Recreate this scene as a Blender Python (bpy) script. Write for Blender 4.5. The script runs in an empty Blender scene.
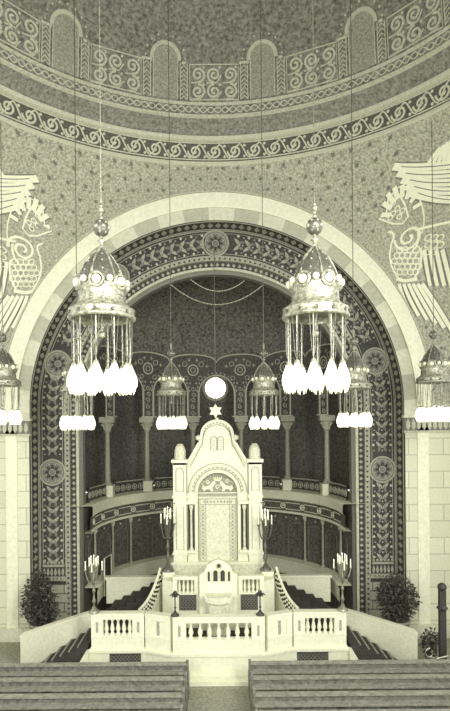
import bpy, math, random
from math import sin, cos, pi, sqrt, atan2, radians as rad
random.seed(7)
SC = bpy.context.scene
COL = SC.collection
F = 529.0; EY = -10.8; EZ = 8.0; ROLL = math.radians(.5)            # focal length in pixels, viewer's position (gallery opposite the ark)
AZ = 8.65                                   # centre height of the great arch
def W(px, py, d):                           # a point of the hall seen at px,py from distance d
    u, v = px-217, 425-py                    # the print leans half a degree
    return ((u*cos(ROLL)+v*sin(ROLL))/F*d, d+EY, EZ+(v*cos(ROLL)-u*sin(ROLL))/F*d)

# ------------------------------------------------------------------ materials
TINT = (1.0, 0.99, 0.735); DTINT = (1.0, .985, .78)
def mat(name, v, a=0.18, scale=14, rough=0.7, metal=0.0, emit=0, bump=0.0, tint=TINT):
    if tint is TINT and v < .3: tint = DTINT
    m = bpy.data.materials.new(name); m.use_nodes = True
    nt = m.node_tree; b = nt.nodes['Principled BSDF']
    b.inputs['Roughness'].default_value = rough; b.inputs['Metallic'].default_value = metal
    if emit:
        b.inputs['Base Color'].default_value = (*[c*v for c in tint], 1)
        b.inputs['Emission Color'].default_value = (1, 0.99, 0.80, 1)
        b.inputs['Emission Strength'].default_value = emit
        return m
    tc = nt.nodes.new('ShaderNodeTexCoord')
    n = nt.nodes.new('ShaderNodeTexNoise'); n.inputs['Scale'].default_value = scale
    n.inputs['Detail'].default_value = 4; n.inputs['Roughness'].default_value = 0.75
    nt.links.new(tc.outputs['Object'], n.inputs['Vector'])
    r = nt.nodes.new('ShaderNodeValToRGB')
    lo, hi = v*(1-a), min(v*(1+a), 0.97)
    r.color_ramp.elements[0].position = 0.36; r.color_ramp.elements[1].position = 0.64
    r.color_ramp.elements[0].color = (*[c*lo for c in tint], 1)
    r.color_ramp.elements[1].color = (*[c*hi for c in tint], 1)
    nt.links.new(n.outputs['Fac'], r.inputs['Fac'])
    nt.links.new(r.outputs['Color'], b.inputs['Base Color'])
    if bump:
        bp = nt.nodes.new('ShaderNodeBump'); bp.inputs['Strength'].default_value = bump; bp.inputs['Distance'].default_value = 0.03
        nt.links.new(n.outputs['Fac'], bp.inputs['Height']); nt.links.new(bp.outputs['Normal'], b.inputs['Normal'])
    return m
def mat_courses(name, v1, v2, h, mort):      # ashlar courses: alternating bands of stone with joints
    m = bpy.data.materials.new(name); m.use_nodes = True
    nt = m.node_tree; b = nt.nodes['Principled BSDF']; b.inputs['Roughness'].default_value = 0.75
    tc = nt.nodes.new('ShaderNodeTexCoord'); mp = nt.nodes.new('ShaderNodeMapping')
    mp.inputs['Rotation'].default_value = (rad(90), 0, 0)
    nt.links.new(tc.outputs['Object'], mp.inputs['Vector'])
    br = nt.nodes.new('ShaderNodeTexBrick')
    br.inputs['Color1'].default_value = (*[c*v1 for c in TINT], 1); br.inputs['Color2'].default_value = (*[c*v2 for c in TINT], 1)
    br.inputs['Mortar'].default_value = (*[c*mort for c in TINT], 1)
    br.inputs['Scale'].default_value = 1.0; br.inputs['Brick Width'].default_value = h*2.1; br.inputs['Row Height'].default_value = h
    br.inputs['Mortar Size'].default_value = 0.02
    nt.links.new(mp.outputs['Vector'], br.inputs['Vector'])
    n = nt.nodes.new('ShaderNodeTexNoise'); n.inputs['Scale'].default_value = 16; n.inputs['Detail'].default_value = 4
    nt.links.new(tc.outputs['Object'], n.inputs['Vector'])
    mx = nt.nodes.new('ShaderNodeMix'); mx.data_type = 'RGBA'; mx.blend_type = 'MULTIPLY'; mx.inputs['Factor'].default_value = 0.35
    nt.links.new(br.outputs['Color'], mx.inputs['A']); nt.links.new(n.outputs['Fac'], mx.inputs['B'])
    nt.links.new(mx.outputs['Result'], b.inputs['Base Color'])
    return m
M = dict(
    starwall=mat('painted_plaster', .40, .48, 12), wingdark=mat('wing_outline_paint', .20, .2), star=mat('star_paint', .17, .2),
    dome=mat('dome_plaster', .23, .60, 8), cove=mat('cove_plaster', .24, .5, 10), domelight=mat('dome_stencil', .58, .25, 16),
    friezebase=mat('frieze_ground', .11, .35), friezelight=mat('frieze_scroll', .62, .2),
    cornice=mat('cornice_stone', .56, .15), stone=mat('arch_stone', .80, .08, 8), stone2=mat('voussoir_light', .62, .10, 8),
    stone3=mat('voussoir_dark', .45, .12, 8), pier=mat_courses('pier_ashlar', .86, .76, .62, .55),
    base=mat_courses('base_ashlar', .55, .48, .36, .12),
    band=mat('mosaic_ground', .050, .6, 12), bandlight=mat('mosaic_light', .36, .25), bandmid=mat('mosaic_mid', .19, .3, 20),
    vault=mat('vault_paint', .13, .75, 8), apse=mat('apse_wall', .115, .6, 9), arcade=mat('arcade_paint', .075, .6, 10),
    line=mat('gilt_line', .50, .2), colshaft=mat('column_marble', .34, .3, 20), capital=mat('capital_gilt', .40, .4, 20),
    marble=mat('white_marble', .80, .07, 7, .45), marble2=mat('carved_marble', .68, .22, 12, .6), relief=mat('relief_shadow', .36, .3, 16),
    dado=mat('dado_stone', .78, .12), carpet=mat('dark_carpet', .045, .5, 20, .95), floor=mat('floor_stone', .30, .3, 10),
    pew=mat('pew_wood', .16, .45, 9, .5), pewtop=mat('pew_rail_wood', .27, .35, 9, .4),
    brass=mat('dull_brass', .36, .6, 16, .42, .5), brassdark=mat('dark_brass', .16, .4, 22, .4, .5), iron=mat('dark_iron', .05, .4, 20, .5, .3),
    silver=mat('candlestick_metal', .30, .4, 30, .35, .6), candle=mat('candle_wax', .92, .03),
    leaf=mat('leaf_green', .075, .7, 10, .6), soil=mat('soil', .05), pot=mat('pot_clay', .25),
    grille=mat('grille_dark', .05, .4, 24), curtain=mat('curtain_cloth', .72, .16, 12, .8), white=mat('relief_white', .86, .06),
    bulb=mat('lit_glass_shade', .9, emit=.75), oculus=mat('oculus_glass', .9, emit=2.5), jewel=mat('opal_jewel', .85, .05, 8, .3),
    winglass=mat('dome_window_glass', .34, .4, 16), door=mat('door_dark', .05, .4),
)
# ------------------------------------------------------------------ mesh builder
class MB:
    def __init__(s): s.v = []; s.f = []; s.mi = []; s.m = []
    def mid(s, m):
        if m not in s.m: s.m.append(m)
        return s.m.index(m)
    def add(s, vs, fs, m):
        o = len(s.v); k = s.mid(m); s.v += [tuple(p) for p in vs]
        for f in fs: s.f.append(tuple(i+o for i in f)); s.mi.append(k)
    def box(s, x0, x1, y0, y1, z0, z1, m):
        s.add([(x, y, z) for x in (x0, x1) for y in (y0, y1) for z in (z0, z1)],
              [(0,1,3,2), (4,6,7,5), (0,4,5,1), (2,3,7,6), (0,2,6,4), (1,5,7,3)], m)
    def grid(s, rows, m, closed=False):
        n = len(rows[0]); vs = [p for r in rows for p in r]; fs = []
        for i in range(len(rows)-1):
            for j in range(n if closed else n-1):
                k = (j+1) % n; fs.append((i*n+j, i*n+k, (i+1)*n+k, (i+1)*n+j))
        s.add(vs, fs, m)
    def lathe(s, c, prof, m, n=16):
        s.grid([[(c[0]+r*cos(2*pi*k/n), c[1]+r*sin(2*pi*k/n), c[2]+z) for k in range(n)] for r, z in prof], m, True)
    def tube(s, pts, r, m, n=6):
        rows = []; L = len(pts)
        for i, p in enumerate(pts):
            a = pts[max(i-1, 0)]; b = pts[min(i+1, L-1)]
            d = [b[k]-a[k] for k in range(3)]; l = sqrt(sum(q*q for q in d)) or 1; d = [q/l for q in d]
            u = (0, 0, 1) if abs(d[2]) < .9 else (1, 0, 0)
            e = (d[1]*u[2]-d[2]*u[1], d[2]*u[0]-d[0]*u[2], d[0]*u[1]-d[1]*u[0]); l = sqrt(sum(q*q for q in e)); e = [q/l for q in e]
            g = (d[1]*e[2]-d[2]*e[1], d[2]*e[0]-d[0]*e[2], d[0]*e[1]-d[1]*e[0])
            rr = r[i] if isinstance(r, (list, tuple)) else r
            rows.append([tuple(p[k]+rr*(cos(2*pi*j/n)*e[k]+sin(2*pi*j/n)*g[k]) for k in range(3)) for j in range(n)])
        s.grid(rows, m, True)
        s.add(rows[0], [tuple(range(n))], m); s.add(rows[-1], [tuple(range(n))], m)
    def sphere(s, c, r, m, n=12, sz=1):
        s.lathe(c, [(max(r*sin(pi*i/8), .001), -r*cos(pi*i/8)*sz) for i in range(9)], m, n)
    def prism_y(s, poly, y0, y1, m):         # polygon in (x,z) extruded along y
        n = len(poly)
        s.add([(x, y0, z) for x, z in poly]+[(x, y1, z) for x, z in poly],
              [tuple(range(n)), tuple(range(2*n-1, n-1, -1))]+[(i, (i+1) % n, n+(i+1) % n, n+i) for i in range(n)], m)
    def prism_z(s, poly, z0, z1, m, mtop=None):
        n = len(poly)
        s.add([(x, y, z0) for x, y in poly]+[(x, y, z1) for x, y in poly],
              [tuple(range(n-1, -1, -1))]+[(i, (i+1) % n, n+(i+1) % n, n+i) for i in range(n)], m)
        s.add([(x, y, z1) for x, y in poly], [tuple(range(n))], mtop or m)
    # raised ornament on any surface, mp(s,t,h) -> point
    def ribbon(s, mp, pts, w, m, h=.025, closed=False):
        P = list(pts); n = len(P); Ls = []; Rs = []
        for i in range(n):
            a = P[(i-1) % n] if closed else P[max(i-1, 0)]; b = P[(i+1) % n] if closed else P[min(i+1, n-1)]
            dx, dy = b[0]-a[0], b[1]-a[1]; l = sqrt(dx*dx+dy*dy) or 1; nx, ny = -dy/l*w/2, dx/l*w/2
            Ls.append((P[i][0]+nx, P[i][1]+ny)); Rs.append((P[i][0]-nx, P[i][1]-ny))
        if closed: Ls.append(Ls[0]); Rs.append(Rs[0])
        s.grid([[mp(*q, 0) for q in Ls], [mp(*q, h) for q in Ls], [mp(*q, h) for q in Rs], [mp(*q, 0) for q in Rs]], m)
    def patch(s, mp, pts, m, h=.025):
        n = len(pts); cx = sum(p[0] for p in pts)/n; cy = sum(p[1] for p in pts)/n
        vs = [mp(cx, cy, h)]+[mp(*p, h) for p in pts]+[mp(*p, 0) for p in pts]
        fs = [(0, 1+i, 1+(i+1) % n) for i in range(n)]+[(1+i, 1+(i+1) % n, n+1+(i+1) % n, n+1+i) for i in range(n)]
        s.add(vs, fs, m)
    def dot(s, mp, x, y, r, m, h=.02, n=8): s.patch(mp, [(x+r*cos(2*pi*k/n), y+r*sin(2*pi*k/n)) for k in range(n)], m, h)
    def ring(s, mp, x, y, r, w, m, h=.025, n=28): s.ribbon(mp, [(x+r*cos(2*pi*k/n), y+r*sin(2*pi*k/n)) for k in range(n)], w, m, h, True)
    def spiral(s, mp, x, y, r, turns, a0, w, m, h=.025, d=1):
        s.ribbon(mp, [(x+r*(1-.85*i/26)*cos(a0+d*2*pi*turns*i/26), y+r*(1-.85*i/26)*sin(a0+d*2*pi*turns*i/26)) for i in range(27)], w, m, h)
    def leaf(s, mp, x, y, L, w, a, m, h=.025):
        c, q = cos(a), sin(a)
        s.patch(mp, [(x+c*u-q*v, y+q*u+c*v) for u, v in ((0, 0), (.3*L, w/2), (.65*L, w*.42), (L, 0), (.65*L, -w*.42), (.3*L, -w/2))], m, h)
    def star(s, mp, x, y, r, m, h=.012, k=6, q=.5):
        s.patch(mp, [(x+(r if i % 2 == 0 else r*q)*cos(pi/2+pi*i/k), y+(r if i % 2 == 0 else r*q)*sin(pi/2+pi*i/k)) for i in range(2*k)], m, h)
    def build(s, name, parent=None, smooth=False, loc=None):
        me = bpy.data.meshes.new(name)
        v = s.v
        if parent is not None:
            L = parent['_w']; v = [(p[0]-L[0], p[1]-L[1], p[2]-L[2]) for p in v]
        me.from_pydata(v, [], s.f); me.polygons.foreach_set('material_index', s.mi)
        for m in s.m: me.materials.append(M[m])
        if smooth: me.polygons.foreach_set('use_smooth', [True]*len(me.polygons))
        me.update()
        o = bpy.data.objects.new(name, me); COL.objects.link(o)
        if parent is not None:
            o.parent = parent; o['_w'] = parent['_w']
        else: o['_w'] = (0., 0., 0.)
        return o
def struct(o): o['kind'] = 'structure'; return o
def thing(name, label, cat, loc, group=None):
    o = bpy.data.objects.new(name, None); o.empty_display_size = .1; COL.objects.link(o)
    o.location = loc; o['_w'] = tuple(loc); o['label'] = label; o['category'] = cat
    if group: o['group'] = group
    return o
def copytree(o, parent=None):
    c = o.copy(); COL.objects.link(c)
    if parent is not None: c.parent = parent
    for ch in [q for q in COL.objects if q.parent == o]: copytree(ch, c)
    return c
def place(o, loc, label, scale=1, rz=0, sx=1):
    o.location = loc; o['label'] = label; o.scale = (scale*sx, scale, scale); o.rotation_euler = (0, 0, rz); return o

# ------------------------------------------------------------------ surfaces
def wallY(X, Z):                             # front wall blending into the spherical pendentives
    rs2 = 163.4-(Z-AZ)**2
    p = sqrt(max(rs2-X*X, .01)); k = .9*max(17.2-Z, 0)/9+.004
    h = max(k-abs(9-p), 0)/k
    return min(9, p)-h*h*k/4
def wallmap(s, t, h): return (s, wallY(s, t)-h, t)
def ringmap(r, z0): return lambda s, t, h: ((r-h)*sin(s/r), (r-h)*cos(s/r), z0+t)
DR, DZ = 8.45, 19.7
def domemap(s, t, h):
    ph = t/DR; q = (DR-h)*cos(ph); return (q*sin(s/DR), q*cos(s/DR), DZ+(DR-h)*sin(ph))
def archmap(R, Y):
    def f(s, t, h):
        q = R*pi/2
        if abs(s) <= q: return ((R+t)*sin(s/R), Y-h, AZ+(R+t)*cos(s/R))
        return (math.copysign(R+t, s), Y-h, AZ-(abs(s)-q))
    return f
def apsemap(R, yc=10.5): return lambda s, t, h: ((R-h)*sin(s/R), yc+(R-h)*cos(s/R), EZ+t)
def planemap(y): return lambda s, t, h: (s, y-h, t)

# ================================================================== SETTING
b = MB(); b.box(-14, 14, -13, 20, -.3, 0, 'floor'); struct(b.build('floor'))

# pendentives and upper walls, four quarters
def pend(rot, name):
    b = MB(); rows = []
    NA, NR = 96, 26
    co_ = atan2(17.73-AZ, 6.36)
    als = sorted([pi*i/NA for i in range(NA+1)]+[co_+e for e in (-.012, -.004, 0, .004, .012)]+[pi-co_+e for e in (-.012, -.004, 0, .004, .012)])
    for al in als:
        c, q = cos(al), sin(al)
        lo, hi = 7.9, 16.5
        for _ in range(40):
            m_ = (lo+hi)/2; X, Z = m_*c, AZ+m_*q
            ok = Z <= 17.73 and abs(X) <= wallY(X, Z)+1e-6 and 163.4-(Z-AZ)**2-X*X > 0
            if ok: lo = m_
            else: hi = m_
        row = []
        for j in range(NR+1):
            r = 7.9+(lo-7.9)*j/NR; X, Z = r*c, AZ+r*q; Y = wallY(X, Z)
            cr, sr = cos(rot), sin(rot); row.append((X*cr-Y*sr, X*sr+Y*cr, Z))
        rows.append(row)
    b.grid(rows, 'starwall'); return struct(b.build(name, smooth=True))
pend(0, 'wall_front'); pend(pi/2, 'wall_left'); pend(-pi/2, 'wall_right'); pend(pi, 'wall_rear')

# stars stencilled over the wall
b = MB()
row = 0; z = 10.0
while z < 17.6:
    x = -9.5+(.28 if row % 2 else 0)
    while x < 9.6:
        if abs(x) <= 9 and (x*x+(z-AZ)**2) > 8.35**2 and 163.4-(z-AZ)**2-x*x > 0 and abs(x) < wallY(x, z):
            eagle = 6.0 < abs(x) and 11.8 < z < 18-.9*max(0, 7.5-abs(x)) and (abs(x)-7.6)**2/2.4+(z-15)**2/10 < 1.0
            if not eagle: b.star(wallmap, x, z, .085, 'star', .012)
        x += .56
    z += .40; row += 1
struct(b.build('trim_1'))

# dome: drum mouldings and hemisphere
b = MB(); n = 160
def circ(r, z): return [(r*sin(2*pi*k/n), r*cos(2*pi*k/n), z) for k in range(n)]
b.grid([circ(9.0, 17.70), circ(8.93, 17.74), circ(8.93, 17.82)], 'cornice', True)
b.grid([circ(8.93, 17.82), circ(8.97, 17.86), circ(8.97, 18.56)], 'friezebase', True)
b.grid([circ(8.97, 18.56), circ(8.85, 18.60), circ(8.82, 18.72), circ(8.95, 18.80)], 'cornice', True)
b.grid([circ(8.95, 18.80), circ(8.88, 18.95), circ(8.66, 19.12), circ(8.54, 19.2)], 'cove', True)
b.grid([circ(8.54, 19.2), circ(8.42, 19.22), circ(8.42, 19.28)], 'domelight', True)
b.grid([circ(8.42, 19.28), circ(8.45, 19.30), circ(8.45, 19.62)], 'dome', True)
b.grid([circ(8.45, 19.62), circ(8.38, 19.64), circ(8.38, 19.70)], 'domelight', True)
struct(b.build('trim_2', smooth=False))
b = MB()
b.grid([circ(max(DR*cos(pi/2*i/36), .01), DZ+DR*sin(pi/2*i/36)) for i in range(37)], 'dome', True)
struct(b.build('ceiling', smooth=True))
# frieze scrolls
b = MB(); mp = ringmap(8.97, 18.21); N = 76; step = 2*pi*8.97/N
for k in range(N):
    s = (k-N/2)*step
    if abs(s) > 8.97*2.2: continue
    b.spiral(mp, s, 0, .26, 1.5, pi, .065, 'friezelight', .03)
    b.ribbon(mp, [(s+step*(-.5+i/8), .26*sin(pi*(-.5+i/8)*2)) for i in range(9)], .05, 'friezelight', .03)
    b.dot(mp, s+step/2, .2, .05, 'friezelight'); b.dot(mp, s+step/2, -.2, .05, 'friezelight')
for t in (-.31, .31): b.ribbon(mp, [(8.97*2.2*(-1+i/50), t) for i in range(101)], .035, 'friezelight', .03)
struct(b.build('trim_3'))
# guilloche on the drum
b = MB(); mp = ringmap(8.45, 19.46)
for ph in (0, pi): b.ribbon(mp, [(8.45*2.2*(-1+i/700), .10*sin(i*.2*pi/2+ph)) for i in range(1401)], .035, 'domelight', .02)
for k in range(-60, 61): b.dot(mp, k*.265, 0, .03, 'domelight', n=6)
struct(b.build('trim_4'))
# scroll panels between dome windows
b = MB(); per = 2*pi*DR/15; mp = domemap
for k in range(-4, 5):
    s = k*per; hw = per/2-.88; t0, t1 = .10, 1.32
    b.ribbon(mp, [(s-hw, t0), (s-hw, t1), (s+hw, t1), (s+hw, t0)], .04, 'domelight', closed=True)
    for i in range(3):
        for j in range(2):
            x = s+(i-1)*hw*.66; y = t0+.32+j*.58
            b.spiral(mp, x, y, .26, 1.6, pi/2*(1+2*j), .07, 'domelight', .03, 1 if (i+j) % 2 else -1); b.ribbon(mp, [(x-.27, y-.29), (x+.1, y-.26), (x+.27, y)], .04, 'domelight')
            b.dot(mp, x+.21, y+.24, .045, 'domelight')
    for sg in (-1, 1):                       # patterned pilasters beside each window
        x0 = s+sg*(hw+.08); x1 = s+sg*(hw+.34)
        b.ribbon(mp, [(x0, t0), (x0, 1.35)], .03, 'domelight'); b.ribbon(mp, [(x1, t0), (x1, 1.35)], .03, 'domelight')
        for q in range(8):
            b.ribbon(mp, [(x0, t0+q*.15), ((x0+x1)/2, t0+q*.15+.13), (x1, t0+q*.15)], .03, 'domelight')
        b.ribbon(mp, [(x0-.06, 1.36), (x1+.06, 1.36)], .08, 'domelight')
struct(b.build('trim_5'))
wn = 2
for k in range(-4, 4):
    s = (k+.5)*per; b = MB(); r = .44
    pts = [(s-r, .1), (s-r, 1.45)]+[(s-r*cos(pi*i/14), 1.45+r*sin(pi*i/14)) for i in range(15)]+[(s+r, .1)]
    b.patch(domemap, pts, 'winglass', .012)
    b.ribbon(domemap, [(s-r-.06, 1.40)]+[(s-(r+.06)*cos(pi*i/14), 1.45+(r+.06)*sin(pi*i/14)) for i in range(15)]+[(s+r+.06, 1.40)], .13, 'cornice', .05)
    b.ribbon(domemap, [(s-r, .1), (s-r, 1.45)], .03, 'domelight'); b.ribbon(domemap, [(s+r, .1), (s+r, 1.45)], .03, 'domelight')
    for j in range(9):
        a = pi*j/8; b.dot(domemap, s-.72*cos(a), 1.5+.72*sin(a), .035, 'domelight', n=6)
    struct(b.build('window_%d' % wn)); wn += 1

# ---- great arch
def band(b, R0, R1, Y, m, zb=0, m2=None, nseg=96, per_=6, Yb=None):
    def pr(R): return [(-R, zb)]+[(-R*cos(pi*i/nseg), AZ+R*sin(pi*i/nseg)) for i in range(nseg+1)]+[(R, zb)]
    A, B = pr(R0), pr(R1)
    for i in range(len(A)-1):
        mm = m if (m2 is None or (i//per_) % 2 == 0) else m2
        b.add([(A[i][0], Y, A[i][1]), (A[i+1][0], Y, A[i+1][1]), (B[i+1][0], Y, B[i+1][1]), (B[i][0], Y, B[i][1])], [(0, 1, 2, 3)], mm)
def soffit(b, R, Y0, Y1, m, zb=0, nseg=96):
    A = [(-R, zb)]+[(-R*cos(pi*i/nseg), AZ+R*sin(pi*i/nseg)) for i in range(nseg+1)]+[(R, zb)]
    b.grid([[(x, Y0, z) for x, z in A], [(x, Y1, z) for x, z in A]], m)
b = MB()
band(b, 7.48, 8.02, 8.90, 'stone', AZ-.4); soffit(b, 8.02, 8.90, 9.02, 'stone', AZ-.4); soffit(b, 7.48, 8.90, 8.97, 'stone', AZ-.4)
band(b, 7.0, 7.48, 8.97, 'stone2', AZ-.4, 'stone3', 96, 4)
soffit(b, 7.0, 8.97, 10.0, 'band', 0)
struct(b.build('trim_6'))
b = MB(); mp = archmap(7.0, 8.97)
for (R, w) in ((8.06, .05), (7.48, .05)):
    m_ = archmap(R, 8.9); L = R*pi/2
    b.ribbon(m_, [(-L+2*L*i/120, 0) for i in range(121)], w, 'line' if R > 8 else 'white', .02)
struct(b.build('trim_7'))
# piers with capital strip
for sx, nm in ((-1, 'wall_pier_left'), (1, 'wall_pier_right')):
    b = MB()
    def bx(x0, x1, *a): b.box(min(sx*x0, sx*x1), max(sx*x0, sx*x1), *a)
    bx(7.04, 11, 9.0, 10.3, 0, AZ-.35, 'pier'); bx(9.0, 11, 7.0, 9.0, 0, AZ-.35, 'pier')
    bx(7.48, 7.9, 8.93, 9.02, 0, AZ-.7, 'stone')
    bx(6.97, 9.0, 8.9, 9.1, AZ-1.0, AZ-.92, 'line'); bx(6.94, 9.0, 8.86, 9.1, AZ-.44, AZ-.35, 'stone2')
    bx(6.99, 9.0, 8.93, 9.1, AZ-.92, AZ-.44, 'bandmid')
    bx(6.9, 9.0, 8.85, 9.1, 0, .5, 'stone2')
    mp = planemap(8.93)
    for i in range(10):
        x = sx*(7.12+i*.2); b.leaf(mp, x, AZ-.9, .42, .15, pi/2, 'line', .03)
    struct(b.build(nm))
# rear corners of the hall so that the dome stands on something
for sx, nm in ((-1, 'wall_pier_rear_left'), (1, 'wall_pier_rear_right')):
    b = MB(); b.box(min(sx*9, sx*11), max(sx*9, sx*11), -11, -7, 0, AZ, 'pier'); struct(b.build(nm))

# ---- recessed mosaic arch
b = MB(); YB = 10.0
band(b, 5.95, 7.02, YB, 'band', 1.8); band(b, 5.95, 7.02, YB-.02, 'base', 0, None) if False else None
for sx in (-1, 1): b.box(min(sx*5.95, sx*7.05), max(sx*5.95, sx*7.05), YB-.06, YB+.4, 0, 1.8, 'base')
band(b, 5.80, 5.97, YB-.05, 'bandlight'); soffit(b, 5.80, YB-.05, YB+.12, 'bandlight'); soffit(b, 5.97, YB-.05, YB, 'bandlight')
band(b, 5.55, 5.80, YB+.12, 'band'); band(b, 5.46, 5.56, YB+.04, 'line'); soffit(b, 5.46, YB+.04, YB+.25, 'line')
band(b, 5.34, 5.46, YB+.25, 'bandmid'); soffit(b, 5.34, YB+.25, YB+.6, 'bandmid')
struct(b.build('wall_apse_arch'))
b = MB(); Rc = 6.475; mp = archmap(Rc, YB); L = Rc*pi/2; END = L+6.75
def path(R, L2, t, n=240): return [(-L2+2*L2*i/n, t) for i in range(n+1)]
for t, w in ((.50, .035), (-.49, .035), (.40, .02), (-.40, .02)): b.ribbon(mp, path(Rc, END, t), w, 'bandlight')
meds = [0, L*.41, -L*.41, L*.82, -L*.82, L+2.45, -L-2.45]
for s in meds:
    b.dot(mp, s, 0, .50, 'bandmid', .03, 28)
    m2 = lambda a, c, h: mp(a, c, h+.03)
    b.ring(m2, s, 0, .50, .06, 'bandlight', .04); b.ring(m2, s, 0, .40, .03, 'bandlight', .03)
    for k in range(8):
        a = k*pi/4; b.leaf(m2, s+.08*cos(a), .08*sin(a), .24, .12, a, 'band', .02); b.dot(m2, s+.33*cos(a+.39), .33*sin(a+.39), .035, 'bandlight')
    b.ring(m2, s, 0, .12, .03, 'bandlight')
s = -END+.3
while s < END-.2:
    if all(abs(s-q) > .62 for q in meds):
        d = 0 if s < 0 else pi             # leaves climb towards the crown
        for sg in (-1, 1):
            q_ = sg if s > 0 else -sg
            b.leaf(mp, s, 0, .36, .13, d+q_*.75, 'bandlight', .03)
            b.leaf(mp, s-(.16 if s < 0 else -.16), sg*.15, .30, .10, d+q_*.30, 'bandmid', .035)
            b.dot(mp, s+.12*(1 if s < 0 else -1), sg*.34, .05, 'line', .03); b.dot(mp, s-.1*(1 if s < 0 else -1), sg*.30, .03, 'bandlight', .03, 6)
        b.dot(mp, s+.1, 0, .035, 'bandlight', .03)
    s += .40
struct(b.build('trim_8'))
b = MB(); Rr = 5.675; mp = archmap(Rr, YB+.12); L2 = Rr*pi/2+8.4; s = -L2
while s < L2:
    b.patch(mp, [(s-.07, 0), (s, .08), (s+.07, 0), (s, -.08)], 'bandlight'); s += .22
mp = archmap(5.88, YB-.05); s = -5.88*pi/2-8.4
while s < 5.88*pi/2+8.4: b.dot(mp, s, 0, .045, 'band', .012, 6); s += .2
def sof(s, t, h):
    q = 7.0*pi/2; a = 7.0-h
    if abs(s) <= q: return (a*sin(s/7.0), 9.48+t, AZ+a*cos(s/7.0))
    return (math.copysign(a, s), 9.48+t, AZ-(abs(s)-q))
for t_ in (-.40, .40): b.ribbon(sof, path(7.0, 7*pi/2+8.2, t_), .05, 'bandlight', .02)
s = -7*pi/2-8.1
while s < 7*pi/2+8.1:
    b.patch(sof, [(s-.11, 0), (s, .25), (s+.11, 0), (s, -.25)], 'bandlight', .015); s += .30
struct(b.build('trim_9'))
for sx in (-1, 1):                           # crown shaped plaque at foot of mosaic
    b = MB(); x = sx*6.45; mp = planemap(YB-.02)
    b.box(x-.48, x+.48, YB-.10, YB-.01, 1.95, 2.12, 'bandlight'); b.box(x-.44, x+.44, YB-.07, YB-.01, 2.12, 2.5, 'band')
    b.box(x-.42, x+.42, YB-.10, YB-.01, 2.5, 2.58, 'bandlight')
    mp = planemap(YB-.07)
    for i in range(6): b.leaf(mp, x-.36+i*.145, 2.14, .32, .1, pi/2, 'bandlight'); b.dot(mp, x-.36+i*.145, 2.66, .05, 'bandlight')
    for i in range(5): b.dot(mp, x-.29+i*.145, 2.04, .03, 'band', .05)
    o = b.build('wall_plaque'); o['category'] = 'plaque'; o['group'] = 'carved plaques at the feet of the mosaic arch'
    o['label'] = 'crown-edged carved plaque at the foot of the %s mosaic jamb' % ('left' if sx < 0 else 'right')

# ---- apse: arcade, vault, gallery, lower wall
def aring(R, z, y0=9.95, n=60):
    return [(-R, y0, z)]+[(R*sin(-pi/2+pi*k/n), 10.5+R*cos(-pi/2+pi*k/n), z) for k in range(n+1)]+[(R, y0, z)]
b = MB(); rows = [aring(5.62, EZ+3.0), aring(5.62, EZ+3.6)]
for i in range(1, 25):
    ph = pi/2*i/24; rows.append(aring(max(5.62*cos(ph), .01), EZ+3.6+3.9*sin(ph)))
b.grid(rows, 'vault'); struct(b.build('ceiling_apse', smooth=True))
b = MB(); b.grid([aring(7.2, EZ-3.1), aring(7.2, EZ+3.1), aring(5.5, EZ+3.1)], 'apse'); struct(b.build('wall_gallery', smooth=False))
b = MB(); R = 5.3; mp = apsemap(R); back = apsemap(R+.3); bay = R*pi/7
def top(s):                                  # s measured from bay centre; scallops peak over the columns
    u = bay/2-abs(s); return 3.18+.38*sqrt(max(1-(u/(bay/2))**2, 0))
for k in range(-3, 4):
    c = k*bay; r = .85
    xs = [-bay/2+ (bay/2-r)*i/3 for i in range(4)]; xi = [-r*cos(pi*i/18) for i in range(19)]
    seq = [(x, .4) for x in xs]+[(x, 1.6+sqrt(max(r*r-x*x, 0))) for x in xi]+[(-x, .4) for x in reversed(xs)]
    fr = [[mp(c+x, z, 0) for x, z in seq], [mp(c+x, max(top(x), z+.01), 0) for x, z in seq]]
    bk = [[back(c+x, z, 0) for x, z in seq], [back(c+x, max(top(x), z+.01), 0) for x, z in seq]]
    b.grid(fr, 'arcade'); b.grid(bk, 'arcade'); b.grid([fr[0], bk[0]], 'bandmid'); b.grid([fr[1], bk[1]], 'bandmid')
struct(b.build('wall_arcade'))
b = MB()
for k in range(-3, 4):
    c = k*bay; r = .85
    b.ribbon(mp, [(c-r-.05, .4)]+[(c-(r+.05)*cos(pi*i/18), 1.6+(r+.05)*sin(pi*i/18)) for i in range(19)]+[(c+r+.05, .4)], .05, 'line', .03)
    b.ribbon(mp, [(c+bay*(-.5+i/24), top(bay*(-.5+i/24))-.03) for i in range(25)], .05, 'line', .03)
    for i in range(15):
        a = pi*(i+.5)/15; b.dot(mp, c-(r+.16)*cos(a), 1.6+(r+.16)*sin(a), .045, 'bandlight', .02, 6)
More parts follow.
